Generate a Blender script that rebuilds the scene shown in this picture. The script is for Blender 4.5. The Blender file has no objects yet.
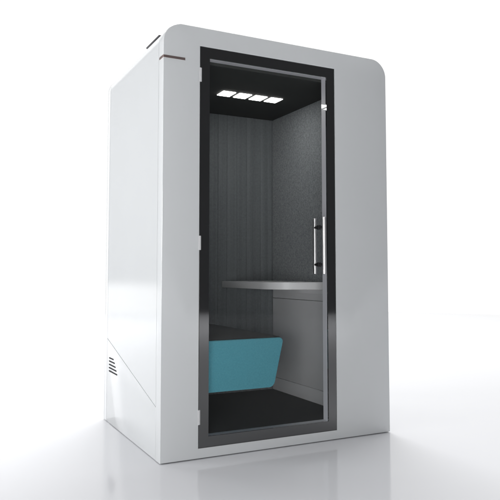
import bpy, bmesh, math, random
from mathutils import Vector
random.seed(7)
scene = bpy.context.scene
COL = scene.collection
PI = math.pi

W, D, H = 1.468, 1.146, 2.30          # outside of the booth: width, depth, height (metres)
RC = 0.108                            # radius of its upper corners
OX0, OX1, OZ0, OZ1 = 0.208, 1.081, 0.055, 2.197     # door opening
IX0, IX1, IZ0, IZ1 = 0.266, 1.0225, 0.112, 2.137    # clear glass inside the black border
RX0, RX1, RY0, RY1, RZ0, RZ1 = 0.235, 1.235, 0.058, 1.057, 0.111, 2.12   # room inside
BASE = 0.004                          # gap under the housing

# ------------------------------------------------------------------ materials
def new_mat(name):
    m = bpy.data.materials.new(name)
    m.use_nodes = True
    nt = m.node_tree
    return m, nt, nt.nodes['Principled BSDF']

def node(nt, kind, **kw):
    n = nt.nodes.new(kind)
    for k, v in kw.items():
        setattr(n, k, v)
    return n

def ramp(nt, fac, stops):
    r = node(nt, 'ShaderNodeValToRGB')
    cr = r.color_ramp
    while len(cr.elements) < len(stops):
        cr.elements.new(0.5)
    for e, (p, c) in zip(cr.elements, stops):
        e.position = p
        e.color = (*c, 1) if len(c) == 3 else c
    nt.links.new(fac, r.inputs[0])
    return r.outputs[0]

def coords(nt, scale):
    tc = node(nt, 'ShaderNodeTexCoord')
    mp = node(nt, 'ShaderNodeMapping')
    mp.inputs['Scale'].default_value = scale
    nt.links.new(tc.outputs['Object'], mp.inputs[0])
    return mp.outputs[0]

def noise(nt, vec, scale, detail=3, rough=0.5):
    n = node(nt, 'ShaderNodeTexNoise')
    n.inputs['Scale'].default_value = scale
    n.inputs['Detail'].default_value = detail
    n.inputs['Roughness'].default_value = rough
    nt.links.new(vec, n.inputs['Vector'])
    return n.outputs['Fac']

def bump(nt, b, height, strength, dist):
    n = node(nt, 'ShaderNodeBump')
    n.inputs['Strength'].default_value = strength
    n.inputs['Distance'].default_value = dist
    nt.links.new(height, n.inputs['Height'])
    nt.links.new(n.outputs[0], b.inputs['Normal'])

def paint(name, col, rough, spec=0.5, var=0.02, peel=0.0, ior=1.5):
    m, nt, b = new_mat(name)
    v = coords(nt, (1, 1, 1))
    f = noise(nt, v, 3.0, 4)
    a = tuple(max(0, c * (1 - var)) for c in col)
    c2 = tuple(min(1, c * (1 + var)) for c in col)
    nt.links.new(ramp(nt, f, [(0.3, a), (0.7, c2)]), b.inputs['Base Color'])
    b.inputs['Roughness'].default_value = rough
    b.inputs['Specular IOR Level'].default_value = spec
    b.inputs['IOR'].default_value = ior
    if peel:
        bump(nt, b, noise(nt, v, 260, 2), peel, 0.0004)
    return m

def fabric(name, lo, hi, scale=320, streak=0.0, bstr=0.35, spec=0.15):
    m, nt, b = new_mat(name)
    v = coords(nt, (1, 1, 1))
    f = noise(nt, v, scale, 4, 0.65)
    g = noise(nt, v, scale * 0.28, 3, 0.6)
    mx = node(nt, 'ShaderNodeMath', operation='MULTIPLY_ADD')
    mx.inputs[1].default_value = 0.55
    nt.links.new(f, mx.inputs[0])
    m2 = node(nt, 'ShaderNodeMath', operation='MULTIPLY')
    m2.inputs[1].default_value = 0.45
    nt.links.new(g, m2.inputs[0])
    nt.links.new(m2.outputs[0], mx.inputs[2])
    out = mx.outputs[0]
    if streak:
        s = noise(nt, coords(nt, (1, 1, 0.012)), 26, 4, 0.6)
        m3 = node(nt, 'ShaderNodeMath', operation='MULTIPLY_ADD')
        m3.inputs[1].default_value = streak
        nt.links.new(s, m3.inputs[0])
        m4 = node(nt, 'ShaderNodeMath', operation='MULTIPLY')
        m4.inputs[1].default_value = 1 - streak
        nt.links.new(out, m4.inputs[0])
        nt.links.new(m4.outputs[0], m3.inputs[2])
        out = m3.outputs[0]
    nt.links.new(ramp(nt, out, [(0.36, lo), (0.64, hi)]), b.inputs['Base Color'])
    b.inputs['Roughness'].default_value = 0.95
    b.inputs['Specular IOR Level'].default_value = spec
    b.inputs['Sheen Weight'].default_value = 0.15
    bump(nt, b, f, bstr, 0.002)
    return m

def metal(name, col, rough, brushed=True):
    m, nt, b = new_mat(name)
    b.inputs['Metallic'].default_value = 1.0
    b.inputs['Base Color'].default_value = (*col, 1)
    f = noise(nt, coords(nt, (40, 40, 1) if brushed else (1, 1, 1)), 12, 3)
    r = node(nt, 'ShaderNodeMapRange')
    r.inputs['To Min'].default_value = rough * 0.8
    r.inputs['To Max'].default_value = rough * 1.25
    nt.links.new(f, r.inputs['Value'])
    nt.links.new(r.outputs[0], b.inputs['Roughness'])
    return m

M_WHITE = paint('white_lacquer', (0.650, 0.667, 0.676), 0.10, 0.5, 0.006, ior=1.65)
M_SEAM = paint('seam_grey', (0.30, 0.30, 0.30), 0.7, 0.2)
M_PLINTH = paint('plinth_black', (0.02, 0.02, 0.021), 0.6, 0.3)
M_BLACKGLASS = paint('black_glass_border', (0.006, 0.0062, 0.0065), 0.05, 0.5, ior=2.35)
M_JAMB = paint('jamb_aluminium', (0.88, 0.87, 0.92), 0.38, 0.5)
M_JAMB.node_tree.nodes['Principled BSDF'].inputs['Coat Weight'].default_value = 1.0
M_JAMB.node_tree.nodes['Principled BSDF'].inputs['Coat Roughness'].default_value = 0.02
M_CHROME = metal('brushed_steel', (0.72, 0.71, 0.71), 0.36)
M_BLACKMETAL = paint('black_metal', (0.015, 0.015, 0.016), 0.4, 0.5)
M_HINGE = paint('hinge_satin_white', (0.66, 0.66, 0.67), 0.35, 0.5)
M_BRONZE = metal('bronze_strip', (0.36, 0.28, 0.265), 0.42)
M_BACKFELT = fabric('ribbed_felt', (0.128, 0.138, 0.143), (0.205, 0.219, 0.226), 220, 0.42)
M_FELT = fabric('speckled_felt', (0.165, 0.176, 0.185), (0.40, 0.42, 0.435), 300, 0.0, 0.5)
M_LAMINATE = paint('grey_laminate', (0.85, 0.835, 0.845), 0.5, 0.4, 0.04)
M_CEIL = paint('black_ceiling', (0.045, 0.047, 0.045), 0.8, 0.2, 0.05)
M_CARPET = fabric('black_carpet', (0.010, 0.0105, 0.011), (0.030, 0.032, 0.033), 420, 0.0, 0.8, 0.05)
M_TEAL = fabric('teal_upholstery', (0.095, 0.34, 0.42), (0.125, 0.42, 0.51), 480, 0.0, 0.2)
M_SEAT = fabric('charcoal_upholstery', (0.022, 0.025, 0.026), (0.045, 0.05, 0.052), 420, 0.0, 0.3)
M_DESK = paint('desk_grey', (0.86, 0.85, 0.855), 0.35, 0.4, 0.03)
M_DARK = paint('vent_dark', (0.05, 0.05, 0.052), 0.8, 0.1)
M_GREYLID = paint('vent_lid_grey', (0.07, 0.07, 0.075), 0.5, 0.3)
M_LATCH = paint('latch_white', (0.85, 0.85, 0.85), 0.3, 0.4)

def floor_mat():
    m, nt, b = new_mat('white_studio_floor')
    v = coords(nt, (1, 1, 1))
    f = noise(nt, v, 0.8, 4)
    nt.links.new(ramp(nt, f, [(0.3, (0.70, 0.706, 0.73)), (0.7, (0.715, 0.72, 0.745))]), b.inputs['Base Color'])
    g = noise(nt, v, 5.0, 5)
    r = node(nt, 'ShaderNodeMapRange')
    r.inputs['To Min'].default_value = 0.07
    r.inputs['To Max'].default_value = 0.13
    nt.links.new(g, r.inputs['Value'])
    nt.links.new(r.outputs[0], b.inputs['Roughness'])
    b.inputs['Specular IOR Level'].default_value = 0.25
    return m
M_FLOOR = floor_mat()

def glass_mat():
    m = bpy.data.materials.new('clear_door_glass')
    m.use_nodes = True
    nt = m.node_tree
    nt.nodes.clear()
    out = node(nt, 'ShaderNodeOutputMaterial')
    tr = node(nt, 'ShaderNodeBsdfTransparent')
    tr.inputs[0].default_value = (0.97, 0.975, 0.975, 1)
    gl = node(nt, 'ShaderNodeBsdfGlossy')
    gl.inputs['Roughness'].default_value = 0.02
    fr = node(nt, 'ShaderNodeFresnel')
    fr.inputs[0].default_value = 1.18          # anti-reflection coated pane
    mx = node(nt, 'ShaderNodeMixShader')
    nt.links.new(fr.outputs[0], mx.inputs[0])
    nt.links.new(tr.outputs[0], mx.inputs[1])
    nt.links.new(gl.outputs[0], mx.inputs[2])
    nt.links.new(mx.outputs[0], out.inputs[0])
    return m
M_GLASS = glass_mat()

def lamp_mat():
    m, nt, b = new_mat('lit_led_diffuser')
    b.inputs['Base Color'].default_value = (0.8, 0.8, 0.8, 1)
    b.inputs['Emission Color'].default_value = (1, 0.985, 0.96, 1)
    b.inputs['Emission Strength'].default_value = 13.0
    return m
M_LED = lamp_mat()

# ------------------------------------------------------------------ mesh helpers
def obj(name, bm, mats, parent=None, loc=(0, 0, 0), smooth=35):
    me = bpy.data.meshes.new(name)
    bmesh.ops.recalc_face_normals(bm, faces=bm.faces[:])
    bm.to_mesh(me)
    bm.free()
    for m in (mats if isinstance(mats, (list, tuple)) else [mats]):
        me.materials.append(m)
    if smooth:
        me.shade_smooth()
        me.set_sharp_from_angle(angle=math.radians(smooth))
    o = bpy.data.objects.new(name, me)
    COL.objects.link(o)
    o.location = loc
    if parent:
        o.parent = parent
    return o

def box(bm, x0, x1, y0, y1, z0, z1, bev=0.0, seg=2, mat=0):
    vs = [bm.verts.new(p) for p in ((x0, y0, z0), (x1, y0, z0), (x1, y1, z0), (x0, y1, z0),
                                    (x0, y0, z1), (x1, y0, z1), (x1, y1, z1), (x0, y1, z1))]
    fs = [bm.faces.new([vs[i] for i in q]) for q in ((0, 3, 2, 1), (4, 5, 6, 7), (0, 1, 5, 4),
                                                     (1, 2, 6, 5), (2, 3, 7, 6), (3, 0, 4, 7))]
    for f in fs:
        f.material_index = mat
    if bev:
        es = list({e for f in fs for e in f.edges})
        r = bmesh.ops.bevel(bm, geom=es, offset=bev, segments=seg, affect='EDGES', profile=0.5)
        for f in r['faces']:
            f.material_index = mat

def prism(bm, pts, vec, bev=0.0, seg=2, mat=0):
    """flat polygon (list of 3D points) pushed along vec"""
    vec = Vector(vec)
    a = [bm.verts.new(p) for p in pts]
    b = [bm.verts.new(Vector(p) + vec) for p in pts]
    n = len(pts)
    fs = [bm.faces.new(a[::-1]), bm.faces.new(b)]
    for i in range(n):
        fs.append(bm.faces.new((a[i], a[(i + 1) % n], b[(i + 1) % n], b[i])))
    for f in fs:
        f.material_index = mat
    if bev:
        es = list({e for f in fs for e in f.edges})
        r = bmesh.ops.bevel(bm, geom=es, offset=bev, segments=seg, affect='EDGES', profile=0.5)
        for f in r['faces']:
            f.material_index = mat

def cyl(bm, p, q, r, n=20, mat=0, bev=0.0):
    p, q = Vector(p), Vector(q)
    d = (q - p).normalized()
    u = d.orthogonal().normalized()
    v = d.cross(u)
    rings = [(p, r - bev), (p + d * bev, r), (q - d * bev, r), (q, r - bev)] if bev else [(p, r), (q, r)]
    R = [[bm.verts.new(c + (u * math.cos(2 * PI * k / n) + v * math.sin(2 * PI * k / n)) * rr) for k in range(n)]
         for c, rr in rings]
    for a, b in zip(R, R[1:]):
        for k in range(n):
            bm.faces.new((a[k], a[(k + 1) % n], b[(k + 1) % n], b[k])).material_index = mat
    bm.faces.new(R[0][::-1]).material_index = mat
    bm.faces.new(R[-1]).material_index = mat

def outline(ins=0.0, n=18):
    """the booth's front outline: square foot, rounded shoulders"""
    x0, x1, z0, z1 = ins, W - ins, BASE + ins, H - ins
    r = max(RC - ins, 0.004)
    pts = [(x0, z0), (x1, z0)]
    for k in range(n + 1):
        a = k / n * PI / 2
        pts.append((x1 - r + r * math.cos(a), z1 - r + r * math.sin(a)))
    for k in range(n + 1):
        a = PI / 2 + k / n * PI / 2
        pts.append((x0 + r + r * math.cos(a), z1 - r + r * math.sin(a)))
    return pts

def loft(bm, loops):
    R = [[bm.verts.new(p) for p in L] for L in loops]
    for a, b in zip(R, R[1:]):
        n = len(a)
        for k in range(n):
            bm.faces.new((a[k], a[(k + 1) % n], b[(k + 1) % n], b[k]))
    return R

def ring_edges(R):
    out = []
    for i in range(len(R)):
        for e in R[i].link_edges:
            if e.other_vert(R[i]) is R[(i + 1) % len(R)]:
                out.append(e)
    return out

def ringframe(bm, y0, y1, hole, bev):
    """slab of the booth outline between y0 and y1 with a rectangular hole"""
    def L(ins, y):
        return [(x, y, z) for x, z in outline(ins)]
    A = loft(bm, [L(bev, y0), L(bev * 0.3, y0 + bev * 0.3), L(0, y0 + bev), L(0, y1)])
    hx0, hx1, hz0, hz1 = hole
    def Hl(g, y):
        return [(hx0 - g, y, hz0 - g), (hx1 + g, y, hz0 - g), (hx1 + g, y, hz1 + g), (hx0 - g, y, hz1 + g)]
    b2 = 0.0015
    B = loft(bm, [Hl(b2, y0), Hl(0, y0 + b2), Hl(0, y1)])
    bmesh.ops.triangle_fill(bm, edges=ring_edges(A[0]) + ring_edges(B[0]), use_beauty=True)
    bmesh.ops.triangle_fill(bm, edges=ring_edges(A[-1]) + ring_edges(B[-1]), use_beauty=True)

# ------------------------------------------------------------------ the booth
booth = bpy.data.objects.new('phone_booth', None)
COL.objects.link(booth)
booth.location = (W / 2, D / 2, 0)
booth.empty_display_size = 0.3
booth['label'] = 'white office phone booth with rounded shoulders, framed glass door and teal bench inside'
booth['category'] = 'phone booth'
OFF = (-W / 2, -D / 2, 0)
def part(name, bm, mats, smooth=35):
    return obj(name, bm, mats, booth, OFF, smooth)
def sub(name, bm, mats, parent, smooth=35):
    return obj(name, bm, mats, parent, (0, 0, 0), smooth)

YF, YB = 0.073, 1.072                    # seams behind the front slab and before the rear slab
GAP = 0.003
# front slab
bm = bmesh.new(); ringframe(bm, 0.0, YF, (OX0, OX1, OZ0, OZ1), 0.004)
part('front_frame', bm, M_WHITE)
# rear slab (closed)
bm = bmesh.new()
def L(ins, y): return [(x, y, z) for x, z in outline(ins)]
A = loft(bm, [L(0, YB), L(0, D - 0.004), L(0.0012, D - 0.0012), L(0.004, D)])
bm.faces.new(A[0]); bm.faces.new(A[-1])
part('rear_frame', bm, M_WHITE)
# housing between them: roof, shoulders, right side and the upper left side above the slanted seam
y0, y1 = YF + GAP, YB - GAP
DZ0, DZ1 = 0.278, 0.540                  # height of the slanted seam at its front and rear end
T = 0.014
bm = bmesh.new()
po = outline(0)[1:]; po.append((0.0, H - RC))          # right foot ... over the roof ... left shoulder
pts_o = po[:-1]
pi_ = outline(T)[1:]
ringA = [(x, z) for x, z in pts_o]; ringB = [(x, z) for x, z in pi_]
ringB[0] = (W - T, BASE)
for yy in (0,):
    va = [[bm.verts.new((x, y, z)) for x, z in ringA] for y in (y0, y1)]
    vb = [[bm.verts.new((x, y, z)) for x, z in ringB] for y in (y0, y1)]
    n = len(ringA)
    for k in range(n - 1):
        bm.faces.new((va[0][k], va[0][k + 1], va[1][k + 1], va[1][k]))
        bm.faces.new((vb[0][k], vb[1][k], vb[1][k + 1], vb[0][k + 1]))
        bm.faces.new((va[0][k], vb[0][k], vb[0][k + 1], va[0][k + 1]))
        bm.faces.new((va[1][k], va[1][k + 1], vb[1][k + 1], vb[1][k]))
    bm.faces.new((va[0][0], va[1][0], vb[1][0], vb[0][0]))
    # left upper side continues down to the slanted seam
    top_o, top_i = (va[0][-1], va[1][-1]), (vb[0][-1], vb[1][-1])
    lo = [bm.verts.new((0, y0, DZ0)), bm.verts.new((0, y1, DZ1))]
    li = [bm.verts.new((T, y0, DZ0)), bm.verts.new((T, y1, DZ1))]
    bm.faces.new((top_o[0], top_o[1], lo[1], lo[0]))
    bm.faces.new((top_i[0], li[0], li[1], top_i[1]))
    bm.faces.new((top_o[0], lo[0], li[0], top_i[0]))
    bm.faces.new((top_o[1], top_i[1], li[1], lo[1]))
    bm.faces.new((lo[0], lo[1], li[1], li[0]))
part('housing', bm, M_WHITE)
# lower left access panel under the slanted seam, with its slots
bm = bmesh.new()
g = 0.005
prism(bm, [(0, y0, BASE), (0, y1, BASE), (0, y1, DZ1 - g), (0, y0, DZ0 - g)], (T, 0, 0), 0.0012)
panel = part('access_panel', bm, M_WHITE)
for (ya, yb_, z) in ((0.912, 1.018, 0.4175), (0.884, 1.020, 0.397), (0.862, 1.020, 0.3755), (0.841, 1.020, 0.3545), (0.823, 1.020, 0.334)):
    bm = bmesh.new()
    h = 0.0042
    # a short louvre: dark slot with a rounded end each side, 1.5 mm proud rim
    pts = []
    for k in range(9):
        a = PI / 2 + k / 8 * PI
        pts.append((-0.0015, ya + h + h * math.cos(a), z + h * math.sin(a)))
    for k in range(9):
        a = -PI / 2 + k / 8 * PI
        pts.append((-0.0015, yb_ - h + h * math.cos(a), z + h * math.sin(a)))
    prism(bm, pts, (0.004, 0, 0))
    sub('vent_slot', bm, M_DARK, panel)
# grey core seen in the seams (four liner slabs behind the skin)
bm = bmesh.new()
box(bm, T + 0.002, RX0 - 0.022, YF + 0.001, YB - 0.001, 0.012, H - RC)
box(bm, RX1 + 0.022, W - T - 0.002, YF + 0.001, YB - 0.001, 0.012, H - RC)
box(bm, RC * 0.5, W - RC * 0.5, YF + 0.001, YB - 0.001, RZ1 + 0.022, H - T - 0.02)
core = part('core', bm, M_SEAM)
bm = bmesh.new()
box(bm, 0.03, W - 0.03, 0.03, D - 0.03, 0.0, BASE + 0.01)
part('plinth', bm, M_PLINTH)

# accent strip wrapped round the upper left front corner
bm = bmesh.new()
zc0, zc1, t = 2.104, 2.117, 0.0025
path_o = [(-t, 0.060), (-t, 0.003)] + [(0.003 - (0.003 + t) * math.cos(a), 0.003 - (0.003 + t) * math.sin(a)) for a in (PI / 8, PI / 4, 3 * PI / 8)] + [(0.003, -t), (0.1215, -t)]
path_i = [(0.0008, 0.060), (0.0008, 0.003), (0.0012, 0.0025), (0.0018, 0.0018), (0.0025, 0.0012), (0.003, 0.0008), (0.1215, 0.0008)]
va = [[bm.verts.new((x, y, z)) for x, y in path_o] for z in (zc0, zc1)]
vb = [[bm.verts.new((x, y, z)) for x, y in path_i] for z in (zc0, zc1)]
n = len(path_o)
for k in range(n - 1):
    bm.faces.new((va[0][k], va[0][k + 1], va[1][k + 1], va[1][k]))
    bm.faces.new((vb[0][k], vb[1][k], vb[1][k + 1], vb[0][k + 1]))
    bm.faces.new((va[1][k], va[1][k + 1], vb[1][k + 1], vb[1][k]))
    bm.faces.new((va[0][k], vb[0][k], vb[0][k + 1], va[0][k + 1]))
for k in (0, n - 1):
    bm.faces.new((va[0][k], va[1][k], vb[1][k], vb[0][k]))
part('accent_strip', bm, M_BRONZE)

# roof ventilation box with a thin grey lid
bm = bmesh.new()
box(bm, 0.16, 0.44, 0.40, 0.56, H + 0.001, H + 0.044, 0.003)
vent = part('roof_vent', bm, M_WHITE)
bm = bmesh.new()
box(bm, 0.090, 0.50, 0.345, 0.585, H + 0.0445, H + 0.0535, 0.002)
sub('lid', bm, M_GREYLID, vent)

# ------------------------------------------------------------------ interior lining
bm = bmesh.new()                                   # back wall of upright felt ribs
x = RX0
box(bm, RX0 - 0.02, RX1 + 0.02, RY1 + 0.006, RY1 + 0.013, RZ0 - 0.02, RZ1 + 0.02)
while x < RX1 - 0.001:
    w = random.uniform(0.052, 0.082)
    x2 = min(x + w, RX1)
    if RX1 - x2 < 0.03: x2 = RX1
    d = random.uniform(-0.0022, 0.0012)
    box(bm, x + 0.0005, x2 - 0.0005, RY1 + d, RY1 + 0.0085, RZ0, RZ1, 0.0014, 2)
    x = x2
part('back_wall', bm, M_BACKFELT)
def wall(name, x0, x1, z0, z1, m, bev=0.002):
    bm = bmesh.new(); box(bm, x0, x1, RY0 + 0.001, RY1 - 0.0025, z0, z1, bev)
    return part(name, bm, m)
SPL = 0.853
wall('felt_wall', RX1, RX1 + 0.02, SPL + 0.002, RZ1, M_FELT)
wall('lower_wall', RX1 + 0.001, RX1 + 0.02, RZ0 + 0.0925, 0.781, M_LAMINATE)
wall('lower_wall', RX1 + 0.001, RX1 + 0.02, 0.7835, SPL, M_LAMINATE)
wall('baseboard', RX1, RX1 + 0.02, RZ0 + 0.0005, RZ0 + 0.0905, M_LAMINATE, 0.0015)
wall('felt_wall', RX0 - 0.02, RX0, RZ0 + 0.0005, RZ1, M_FELT)
bm = bmesh.new(); box(bm, RX0 - 0.02, RX1 + 0.02, RY0, RY1 + 0.004, RZ1 + 0.0005, RZ1 + 0.021)
ceil = part('ceiling_panel', bm, M_CEIL)
bm = bmesh.new(); box(bm, RX0 - 0.02, RX1 + 0.02, RY0, RY1 + 0.004, RZ0 - 0.02, RZ0)
part('carpet', bm, M_CARPET)
for k in range(4):
    xa = 0.569 + 0.1145 * k
    bm = bmesh.new(); box(bm, xa, xa + 0.087, 0.484, 0.588, RZ1 - 0.004, RZ1 - 0.0002, 0.0015)
    sub('ceiling_light', bm, M_LED, ceil)

# jamb: aluminium reveal of the door opening
bm = bmesh.new()
def rectloop(x0, x1, z0, z1, y): return [(x0, y, z0), (x1, y, z0), (x1, y, z1), (x0, y, z1)]
ya, yb_ = 0.014, 0.056
Rr = loft(bm, [rectloop(OX0 + .004, OX1 - .004, OZ0 + .004, OZ1 - .004, ya), rectloop(IX0, IX1, IZ0, IZ1, ya),
               rectloop(IX0, IX1, IZ0, IZ1, yb_), rectloop(OX0 + .004, OX1 - .004, OZ0 + .004, OZ1 - .004, yb_)])
a, b = Rr[-1], Rr[0]
for k in range(4):
    bm.faces.new((a[k], a[(k + 1) % 4], b[(k + 1) % 4], b[k]))
jamb = part('door_jamb', bm, M_JAMB, 0)
# ------------------------------------------------------------------ door
bm = bmesh.new()                                    # glossy black border
c = 0.0022
y0d, y1d = 0.0012, 0.011
Rr = loft(bm, [rectloop(OX0 + c + .001, OX1 - c - .001, OZ0 + c + .001, OZ1 - c - .001, y0d),
               rectloop(IX0, IX1, IZ0, IZ1, y0d), rectloop(IX0, IX1, IZ0, IZ1, y1d),
               rectloop(OX0 + c, OX1 - c, OZ0 + c, OZ1 - c, y1d), rectloop(OX0 + c, OX1 - c, OZ0 + c, OZ1 - c, y0d + .001)])
a, b = Rr[-1], Rr[0]
for k in range(4):
    bm.faces.new((a[k], a[(k + 1) % 4], b[(k + 1) % 4], b[k]))
door = part('door', bm, M_BLACKGLASS, 0)
bm = bmesh.new()
box(bm, IX0 + .0003, IX1 - .0003, 0.0022, 0.0102, IZ0 + .0003, IZ1 - .0003)
sub('glass', bm, M_GLASS, door, 0)
bm = bmesh.new()                                    # pull handle, a bar on each face of the glass
HX = 0.9665
for y in (-0.050, 0.052):
    cyl(bm, (HX, y, 0.962), (HX, y, 1.292), 0.0115, 24, 0, 0.0012)
for z in (1.2355, 1.0175):
    cyl(bm, (HX, -0.044, z), (HX, 0.0018, z), 0.0085, 20, 1)
    cyl(bm, (HX, 0.0106, z), (HX, 0.046, z), 0.0085, 20, 1)
    cyl(bm, (HX, -0.006, z), (HX, 0.0019, z), 0.0135, 24, 1, 0.001)
    cyl(bm, (HX, 0.0105, z), (HX, 0.018, z), 0.0135, 24, 1, 0.001)
sub('handle', bm, [M_CHROME, M_BLACKMETAL], door)
for z0 in (2.000, 1.091, 0.178):
    bm = bmesh.new()
    box(bm, 0.2030, 0.2160, -0.006, 0.0006, z0, z0 + 0.076, 0.0015)
    cyl(bm, (0.2065, -0.0065, z0 + 0.001), (0.2065, -0.0065, z0 + 0.075), 0.0042, 14, 0)
    sub('hinge', bm, M_HINGE, door)

# ------------------------------------------------------------------ bench
BX, BY0, BY1, BZ0, BZ1 = 0.767, 0.073, RY1 - 0.004, 0.321, 0.600
def bench_profile(ins=0.0):
    """cross-section across the seat: upright back, undercut front with rounded corners"""
    corners = [(RX0 + 0.002 + ins, BZ0 + ins, 0.002), (0.702 - ins * 0.8, BZ0 + ins, 0.040 - ins), (BX - ins, BZ1 - ins, 0.022 - ins * .5), (RX0 + 0.002 + ins, BZ1 - ins, 0.002)]
    out = []
    n = len(corners)
    for i in range(n):
        p = Vector(corners[i][:2]); r = max(corners[i][2], 0.001)
        a = (Vector(corners[i - 1][:2]) - p).normalized()
        b = (Vector(corners[(i + 1) % n][:2]) - p).normalized()
        half = a.angle(b) / 2
        t = r / math.tan(half)
        c = p + (a + b).normalized() * (r / math.sin(half))
        p0, p1 = p + a * t - c, p + b * t - c
        a0 = math.atan2(p0.y, p0.x); a1 = math.atan2(p1.y, p1.x)
        d = (a1 - a0 + PI) % (2 * PI) - PI
        for k in range(9):
            q = a0 + d * k / 8
            out.append((c.x + r * math.cos(q), c.y + r * math.sin(q)))
    return out
bm = bmesh.new()
def bl(ins, y): return [(x, y, z) for x, z in bench_profile(ins)]
A = loft(bm, [bl(0.006, BY0), bl(0.002, BY0 + 0.0017), bl(0, BY0 + 0.006), bl(0, BY1)])
bm.faces.new(A[0]); bm.faces.new(A[-1])
bench = part('bench', bm, M_TEAL)
bm = bmesh.new()
box(bm, RX0 + 0.004, BX - 0.016, BY0 + 0.012, BY1 - 0.004, BZ1 - 0.004, BZ1 + 0.0045, 0.004, 3)
sub('seat_cushion', bm, M_SEAT, bench)

# ------------------------------------------------------------------ desk on the right wall
zt, zb = 0.9095, 0.8640
P = [(RX1 - 0.001, RY1 - 0.004), (0.818, RY1 - 0.004)]
def bez(p0, p1, p2, n):
    return [((1-t)**2*p0[0]+2*t*(1-t)*p1[0]+t*t*p2[0], (1-t)**2*p0[1]+2*t*(1-t)*p1[1]+t*t*p2[1]) for t in [k/n for k in range(n+1)]]
P += bez((0.846, 0.50), (0.856, 0.372), (0.965, 0.326), 20)
P += [(RX1 - 0.001, 0.205)]
bm = bmesh.new()
prism(bm, [(x, y, zb) for x, y in P], (0, 0, zt - zb), 0.002, 2)
desk = part('desk', bm, M_DESK)
bm = bmesh.new()                                    # steel angle under the desk along the wall
box(bm, RX1 - 0.045, RX1 - 0.003, 0.36, RY1 - 0.02, zb - 0.006, zb - 0.0005, 0.001)
box(bm, RX1 - 0.0075, RX1 - 0.0015, 0.36, RY1 - 0.02, zb - 0.035, zb - 0.0062, 0.001)
sub('bracket', bm, M_LAMINATE, desk)

# ------------------------------------------------------------------ studio floor
bm = bmesh.new()
FR, FC = 12.0, (0.7, 0.6)
vs = [bm.verts.new((FC[0] + FR * math.cos(2 * PI * k / 128), FC[1] + FR * math.sin(2 * PI * k / 128), 0)) for k in range(128)]
bm.faces.new(vs)
fl = obj('floor', bm, M_FLOOR, None, (0, 0, 0), 0)
fl['kind'] = 'structure'

# ------------------------------------------------------------------ world: a white studio cove behind, dim room elsewhere
YAW = 0.4705
world = bpy.data.worlds.new('World')
scene.world = world
world.use_nodes = True
nt = world.node_tree
nt.nodes.clear()
wo = node(nt, 'ShaderNodeOutputWorld')
bg = node(nt, 'ShaderNodeBackground')
tc = node(nt, 'ShaderNodeTexCoord')
mul = node(nt, 'ShaderNodeVectorMath', operation='MULTIPLY')
mul.inputs[1].default_value = (1, 1, 0)
nrm = node(nt, 'ShaderNodeVectorMath', operation='NORMALIZE')
dot = node(nt, 'ShaderNodeVectorMath', operation='DOT_PRODUCT')
ca = YAW + math.radians(10)                          # centre of the cove
dot.inputs[1].default_value = (math.sin(ca), math.cos(ca), 0)
mr = node(nt, 'ShaderNodeMapRange', interpolation_type='SMOOTHSTEP')
mr.inputs['From Min'].default_value = math.cos(math.radians(52))
mr.inputs['From Max'].default_value = math.cos(math.radians(45))
mixc = node(nt, 'ShaderNodeMix', data_type='RGBA')
mixc.inputs[6].default_value = (0.095, 0.097, 0.102, 1)
mixc.inputs[7].default_value = (1.10, 1.10, 1.10, 1)
nt.links.new(tc.outputs['Generated'], mul.inputs[0])
nt.links.new(mul.outputs[0], nrm.inputs[0])
nt.links.new(nrm.outputs[0], dot.inputs[0])
nt.links.new(dot.outputs['Value'], mr.inputs['Value'])
# white glow below the horizon at left, added for the side panel's reflection
dot2 = node(nt, 'ShaderNodeVectorMath', operation='DOT_PRODUCT')
dot2.inputs[1].default_value = (-0.77, 0.64, 0)
nt.links.new(nrm.outputs[0], dot2.inputs[0])
m2 = node(nt, 'ShaderNodeMapRange', interpolation_type='SMOOTHSTEP')
m2.inputs['From Min'].default_value = 0.64
m2.inputs['From Max'].default_value = 0.77
nt.links.new(dot2.outputs['Value'], m2.inputs['Value'])
sep = node(nt, 'ShaderNodeSeparateXYZ')
nt.links.new(tc.outputs['Generated'], sep.inputs[0])
m3 = node(nt, 'ShaderNodeMapRange', interpolation_type='SMOOTHSTEP')
m3.inputs['From Min'].default_value = -0.008
m3.inputs['From Max'].default_value = -0.024
nt.links.new(sep.outputs['Z'], m3.inputs['Value'])
pr = node(nt, 'ShaderNodeMath', operation='MULTIPLY')
nt.links.new(m2.outputs[0], pr.inputs[0]); nt.links.new(m3.outputs[0], pr.inputs[1])
mxm = node(nt, 'ShaderNodeMath', operation='MAXIMUM')
nt.links.new(pr.outputs[0], mxm.inputs[0]); nt.links.new(mr.outputs[0], mxm.inputs[1])
nt.links.new(mxm.outputs[0], mixc.inputs[0])
nt.links.new(mixc.outputs[2], bg.inputs['Color'])
bg.inputs['Strength'].default_value = 1.0
nt.links.new(bg.outputs[0], wo.inputs[0])

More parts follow.
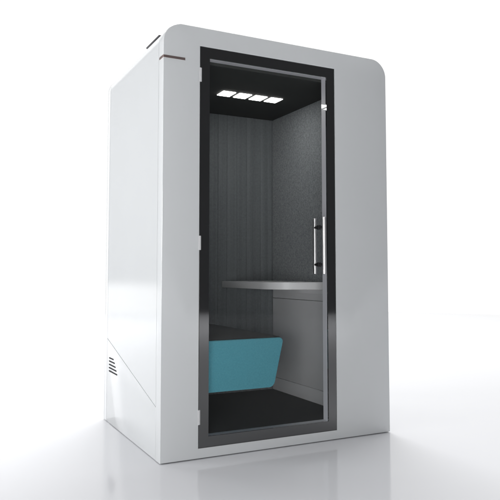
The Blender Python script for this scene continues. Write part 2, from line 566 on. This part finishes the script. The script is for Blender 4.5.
# ------------------------------------------------------------------ studio lamps and added fill lights
def area(name, loc, target, sx, sy, power, col=(1, 1, 1), spread=180):
    l = bpy.data.lights.new(name, 'AREA')
    l.shape = 'RECTANGLE'; l.size = sx; l.size_y = sy
    l.spread = math.radians(spread)
    l.energy = power; l.color = col
    o = bpy.data.objects.new(name, l)
    COL.objects.link(o)
    o.location = loc
    o.rotation_euler = (Vector(target) - Vector(loc)).to_track_quat('-Z', 'Y').to_euler()
    return o
area('softbox_side', (-3.8, 0.9, 1.8), (0, 0.6, 1.9), 2.6, 2.2, 77, spread=125)
area('softbox_rear', (4.4, 8.5, 8.5), (3.8, 6.5, 0), 6.0, 4.0, 920)
area('softbox_right', (6.5, 3.6, 5.5), (1.8, 2.0, 0), 3.5, 3.5, 110)
area('fill_front', (-1.75, -4.1, 0.70), (1.0, 0.0, 0.35), 2.4, 1.2, 82)  # added fill for the booth front and the interior
area('fill_left', (-4.4, 8.6, 6.5), (-3.6, 8.2, 0), 6.0, 8.0, 780, spread=92)  # added light on the left rear floor, to brighten the side panel's reflection
area('fill_floor', (4.2, -7.6, 9.0), (4.2, -7.5, 0), 4.0, 4.0, 330, spread=58)  # added pool of light on the front floor, reflected in the door border
area('fill_overhead', (0.6, -0.6, 5.6), (0.6, -0.8, 0), 3.0, 1.4, 70)  # added fill to lift the floor before the door

# ------------------------------------------------------------------ camera
cam = bpy.data.cameras.new('camera')
cam.sensor_width = 36.0
cam.lens = 643.4 / 500 * 36
cam.shift_x = -0.88 / 500
cam.shift_y = -18.16 / 500
cam.clip_start = 0.05
cam.clip_end = 200
co = bpy.data.objects.new('camera', cam)
COL.objects.link(co)
co.location = (-1.0959, -3.1691, 0.9763)
co.rotation_euler = (PI / 2 + 0.0618, 0, -YAW)
scene.camera = co

scene.view_settings.view_transform = 'Standard'
scene.view_settings.look = 'None'
scene.view_settings.exposure = 0
scene.view_settings.gamma = 1
scene.cycles.max_bounces = 10
scene.cycles.transparent_max_bounces = 16
scene.cycles.sample_clamp_indirect = 6
